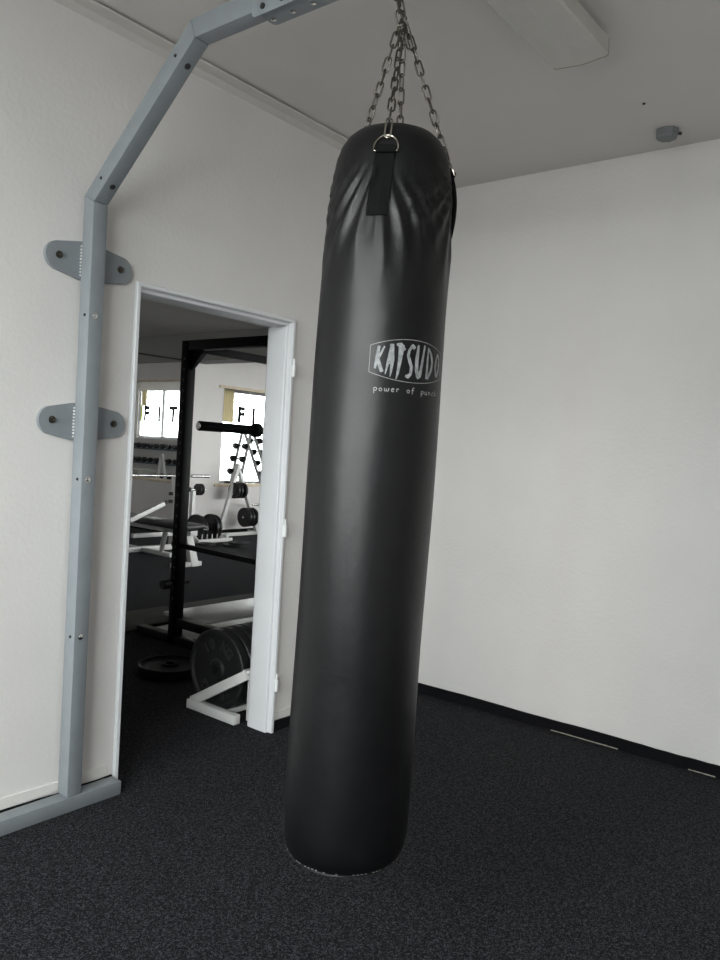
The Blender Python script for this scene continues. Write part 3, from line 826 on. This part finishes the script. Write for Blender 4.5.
# low toaster rack with mid size plates
lr = thing('plate_rack', 'low white rack on the floor with upright black plates before the pale wall', 'weight stand', (3.45, 5.95, 0))
q = MB(); q.box((3.22, 5.76, .0), (3.85, 5.80, .05), .003); q.box((3.22, 6.14, .0), (3.85, 6.18, .05), .003); q.box((3.22, 5.80, .0), (3.26, 6.14, .04), .003); q.box((3.81, 5.80, .0), (3.85, 6.14, .04), .003)
for v in q.b.verts: v.co -= Vector((3.45, 5.95, 0))
q.done('base_frame', 'white', lr)
for k in range(6):
    for y in (5.78, 6.16):
        q = MB(); q.cyl((3.30+k*.09, y, .045), (3.30+k*.09, y, .12), .009, 10)
        for v in q.b.verts: v.co -= Vector((3.45, 5.95, 0))
        q.done('divider_pin', 'white', lr)
q = MB(); q.bar((3.10, 6.0, .30), (3.24, 5.80, .03), .04, .04)
for v in q.b.verts: v.co -= Vector((3.45, 5.95, 0))
q.done('handle_strut', 'white', lr)
for k, (x, r, t_) in enumerate(((3.34, .185, .05), (3.405, .175, .04), (3.60, .185, .05), (3.66, .18, .04))):
    q = plate_mb(r, t_).done('weight_plate', 'iron'); q.location = (x, 5.97, .012+r)
    tag(q, ['black plate leftmost in the low white rack by the pale wall', 'second black plate from the left in the low white rack', 'third black plate from the left in the low white rack', 'black plate rightmost in the low white rack by the pale wall'][k], 'weight plate', 'plates in the low white rack')

# A-frame plate tree
tr = thing('plate_tree', 'white A-frame plate tree standing before the right mirror', 'weight stand', (4.40, 6.25, 0))
def tp(b, name, m='white', parent=tr):
    for v in b.b.verts: v.co = v.co-Vector((4.40, 6.25, 0))
    return b.done(name, m, parent)
TY = 6.25
tp(MB().bar((4.355, TY, 1.10), (4.01, TY, .05), .06, .05), 'leg'); tp(MB().bar((4.315, TY, 1.10), (4.80, TY, .05), .06, .05), 'leg')
tp(MB().box((3.97, TY-.03, .0), (4.86, TY+.03, .05), .004), 'foot_beam'); tp(MB().box((3.98, TY-.20, 0), (4.04, TY+.20, .05), .004), 'foot_beam'); tp(MB().box((4.79, TY-.20, 0), (4.85, TY+.20, .05), .004), 'foot_beam')
tp(MB().box((4.27, TY-.02, .66), (4.42, TY+.02, .70), .004), 'cross_tie')
for (x, z) in ((4.34, .70), (4.58, .285)):
    q = MB(); q.cyl((x-.13, TY-.045, z), (x+.16, TY-.045, z), .014, 12); tp(q, 'plate_peg', 'chrome')
q = MB(); q.cyl((4.62, TY, .475), (4.98, TY, .465), .016, 12); tp(q, 'plate_peg', 'chrome')
for k, (x, z, r, t_) in enumerate(((4.25, .70, .122, .045), (4.31, .70, .120, .045), (4.40, .70, .120, .045), (4.49, .285, .150, .05), (4.555, .285, .148, .045), (4.63, .285, .146, .045))):
    q = plate_mb(r, t_, .0145).done('weight_plate', 'iron'); q.location = (x, TY-.045, z)
    tag(q, ['left plate of the upper trio on the A-frame tree', 'middle plate of the upper trio on the A-frame tree', 'right plate of the upper trio on the A-frame tree', 'left plate of the lower trio on the A-frame tree', 'middle plate of the lower trio on the A-frame tree', 'right plate of the lower trio on the A-frame tree'][k], 'weight plate', 'plates on the A-frame tree')
for k, (x, y, z, r) in enumerate(((3.52, 5.32, .016, .19), (3.56, 5.30, .046, .16), (3.20, 5.56, .016, .12))):
    q = plate_mb(r, .030).done('weight_plate', 'iron'); q.rotation_euler = (0, PI/2, 0); q.location = (x, y, z)
    tag(q, ['larger black plate lying flat on the floor under the A-frame tree', 'smaller black plate lying on top of another on the gym floor', 'small black plate flat on the floor left of the stacked pair'][k], 'weight plate')

# ------------------------------------------------------------------ mirrors with pine battens
mr = thing('wall_mirror', 'large wall mirror with pine battens on the pale wall behind the A-frame tree', 'mirror', (5.6, 6.55, .76))
def mp(b, name, m, parent, o):
    for v in b.b.verts: v.co = v.co-Vector(o)
    return b.done(name, m, parent)
o = (5.6, 6.55, .76)
mp(MB().box((4.235, 6.540, .765), (7.2, 6.5495, 2.265)), 'mirror_glass', 'mirror', mr, o)
mp(MB().box((4.14, 6.528, 2.250), (7.3, 6.5495, 2.295), .003), 'top_batten', 'wood', mr, o); mp(MB().box((4.13, 6.528, .735), (7.3, 6.5495, .785), .003), 'bottom_batten', 'wood', mr, o)
ms = thing('wall_mirror', 'large wall mirror with pine battens on the side wall left of the black rack post', 'mirror', (3.55, 8.4, .76))
o = (3.55, 8.4, .76)
mp(MB().box((3.5405, 6.70, .805), (3.5495, 10.2, 2.295)), 'mirror_glass', 'mirror', ms, o)
mp(MB().box((3.528, 6.66, 2.285), (3.5495, 10.25, 2.315), .003), 'top_batten', 'wood', ms, o); mp(MB().box((3.522, 6.66, .765), (3.5495, 10.25, .815), .003), 'bottom_batten', 'wood', ms, o)

# thin dark pipe below the hall ceiling
q = MB(); q.tube([(HX0, 6.6, 2.52), (1.0, 6.6, 2.565), (3.5, 6.6, 2.588)], .012, 8)
tag(q.done('ceiling_pipe', 'dark'), 'thin dark pipe running under the hall ceiling to the beam', 'pipe')

# ------------------------------------------------------------------ window lettering (reads right in the mirrors)
def letters(parent, items, place, m='letter'):
    for ch, pos in items:
        tm = text_mesh(ch, .56, .026); bb = bmesh.new(); bb.from_mesh(tm); bpy.data.meshes.remove(tm)
        ex = bmesh.ops.extrude_face_region(bb, geom=bb.faces[:]); bmesh.ops.translate(bb, verts=[v for v in ex['geom'] if isinstance(v, bmesh.types.BMVert)], vec=(0, 0, .003))
        for v in bb.verts: v.co = Vector(place(pos, v.co.x, v.co.y, v.co.z))
        b = MB(); b.merge(bb); b.done('window_letter', m, parent, smooth=False)
# left hall wall: seen in the mirror, left to right = decreasing y
letters(wg, [('F', 15.74), ('I', 15.16), ('T', 14.56)], lambda p, x, y, z: (HX0-.064+z, p-x, 1.905+y))
# doorway wall: seen in the mirror, left to right = increasing x
letters(wf, [('F', 10.58), ('I', 11.04), ('T', 11.6)], lambda p, x, y, z: (p+x, .066+z, 1.995+y))
MB().box((HX0-.064, 15.92, 1.88), (HX0-.060, 16.03, 2.32)).done('window_stripe', 'neon', wg, smooth=False)
# curtains
def curtain(name, label, plane, u0, u1, z0, z1, t, amp=.03):
    b = MB(); B = b.b; n = 40; rows = []
    for k in range(n+1):
        u = u0+(u1-u0)*k/n; d = t+amp*math.sin(k*1.25)
        rows.append([B.verts.new(p) for p in ([(d, u, z0), (d, u, z1), (d+.004, u, z1), (d+.004, u, z0)] if plane == 'x' else [(u, d, z0), (u, d, z1), (u, d+.004, z1), (u, d+.004, z0)])])
    for A, C in zip(rows, rows[1:]):
        for j in range(4): B.faces.new([A[j], A[(j+1) % 4], C[(j+1) % 4], C[j]])
    B.faces.new(rows[0]); B.faces.new(rows[-1][::-1])
    return tag(b.done(name, 'curtain', smooth=False), label, 'curtain')
curtain('window_curtain', 'narrow cream curtain beside the lettered window in the right mirror', 'y', 9.70, 10.2, 1.95, 2.86, .20)
curtain('window_curtain', 'cream curtain at the edge of the lettered window in the left mirror', 'x', 15.58, 15.78, 2.30, 2.74, HX0+.06)

# ------------------------------------------------------------------ things seen only in the mirrors
tw_ = thing('dumbbell_tower', 'pale A-frame dumbbell tower reflected in the right mirror', 'dumbbell rack', (8.1, 3.0, 0))
def dp(b, name, m='white', parent=tw_):
    for v in b.b.verts: v.co = v.co-Vector((8.1, 3.0, 0))
    return b.done(name, m, parent)
for y in (2.86, 3.14):
    dp(MB().bar((8.06, y, 1.66), (7.68, y, .03), .055, .05), 'leg'); dp(MB().bar((8.14, y, 1.66), (8.98, y, .03), .055, .05), 'leg')
dp(MB().box((7.64, 2.80, 0), (7.72, 3.2, .05), .004), 'foot'); dp(MB().box((8.94, 2.80, 0), (9.02, 3.2, .05), .004), 'foot'); dp(MB().box((8.04, 2.83, 1.62), (8.16, 3.17, 1.68), .004), 'top_tie')
dbm = MB(); dbm.cyl((0, -.20, 0), (0, .20, 0), .016, 12)
for s in (-1, 1): dbm.cyl((0, s*.09, 0), (0, s*.20, 0), .062, 14, .012)
dbo = dbm.done('dumbbell', 'iron')
spots = []
for k in range(6):
    t_ = .12+k*.15; spots.append((8.14+.84*t_+.085, 3.0, 1.66-1.63*t_+.03))
for k in range(5):
    t_ = .2+k*.17; spots.append((8.06-.38*t_-.085, 3.0, 1.66-1.63*t_+.03))
for k, p in enumerate(spots):
    d_ = dbo if k == 0 else dup(dbo, p); d_.location = p
    tag(d_, 'black dumbbell held on the pale dumbbell tower in the right mirror', 'dumbbell', 'dumbbells on the tower')
    q = MB()
    for y in (2.86, 3.14): q.box((p[0]-.08, y-.02, p[2]-.085), (p[0]+.08, y+.02, p[2]-.062), .002)
    dp(q, 'cradle', 'white')
# dumbbell rack under the left-hand hall window
dr = thing('dumbbell_rack', 'long blue-grey dumbbell rack under the lettered window in the left mirror', 'dumbbell rack', (-2.05, 14.6, 0))
def gp(b, name, m='blue', parent=dr):
    for v in b.b.verts: v.co = v.co-Vector((-2.05, 14.6, 0))
    return b.done(name, m, parent)
for y in (13.0, 16.2): gp(MB().bar((-2.30, y, 1.28), (-1.72, y, .0), .06, .06), 'side_frame')
sh = [(-2.20, 1.16), (-2.02, .78), (-1.86, .40)]
for x, z in sh: gp(MB().box((x-.13, 12.95, z-.05), (x+.13, 16.25, z-.015), .004), 'shelf_rail')
dm2 = MB(); dm2.cyl((-.16, 0, 0), (.16, 0, 0), .015, 10)
for s in (-1, 1): dm2.cyl((s*.07, 0, 0), (s*.16, 0, 0), .065, 12, .01)
do2 = None
for r_, (x, z) in enumerate(sh):
    for k in range(12):
        p = (x, 13.15+k*.265, z+.052)
        if do2 is None: do2 = dm2.done('dumbbell', 'iron'); d_ = do2
        else: d_ = do2.copy(); COL.objects.link(d_)
        d_.location = p
        tag(d_, 'black dumbbell on the long blue-grey rack in the left mirror', 'dumbbell', 'dumbbells on the long rack')
MB_ = MB(); MB_.box((-.25, -.3, 0), (.25, .3, .62), .008)
bx = tag(MB_.done('jump_box', 'box', loc=(-1.0, 13.9, 0)), 'pale plywood jump box reflected in the left mirror', 'box')
ts = thing('squat_stand', 'pale A-shaped steel stand reflected in the left mirror', 'weight stand', (-.9, 12.9, 0))
for a, c_ in (((0, 0, 1.05), (0, .28, .0)), ((0, 0, 1.05), (0, -.28, .0))): MB().bar(a, c_, .06, .06).done('leg', 'white', ts)
MB().box((-.25, -.36, 0), (.25, -.28, .05), .003).done('foot', 'white', ts); MB().box((-.25, .28, 0), (.25, .36, .05), .003).done('foot', 'white', ts)

# ------------------------------------------------------------------ camera
cam = bpy.data.cameras.new('camera'); co = bpy.data.objects.new('camera', cam); COL.objects.link(co)
cam.sensor_fit = 'VERTICAL'; cam.sensor_height = 36; cam.sensor_width = 27
FPX, YAW, PITCH, ROLL = 785.568, .89975, -.037747, .058623
cam.lens = FPX/960*36; cam.clip_start = .05; cam.clip_end = 200
f = Vector((math.sin(YAW)*math.cos(PITCH), math.cos(YAW)*math.cos(PITCH), math.sin(PITCH)))
r = Vector((math.cos(YAW), -math.sin(YAW), 0)); u = r.cross(f)
r2 = r*math.cos(ROLL)+u*math.sin(ROLL); u2 = -r*math.sin(ROLL)+u*math.cos(ROLL)
mx = Matrix((( r2.x, u2.x, -f.x), (r2.y, u2.y, -f.y), (r2.z, u2.z, -f.z))).to_4x4(); mx.translation = (-3.9048, -2.6842, 1.42)
co.matrix_world = mx
SC.camera = co

SC.view_settings.view_transform = 'Standard'; SC.view_settings.look = 'None'
SC.view_settings.gamma = 1; SC.view_settings.use_curve_mapping = False
SC.view_settings.exposure = 0.97
cy = SC.cycles
cy.max_bounces = 12; cy.diffuse_bounces = 6; cy.glossy_bounces = 6; cy.transparent_max_bounces = 12
cy.use_denoising = True
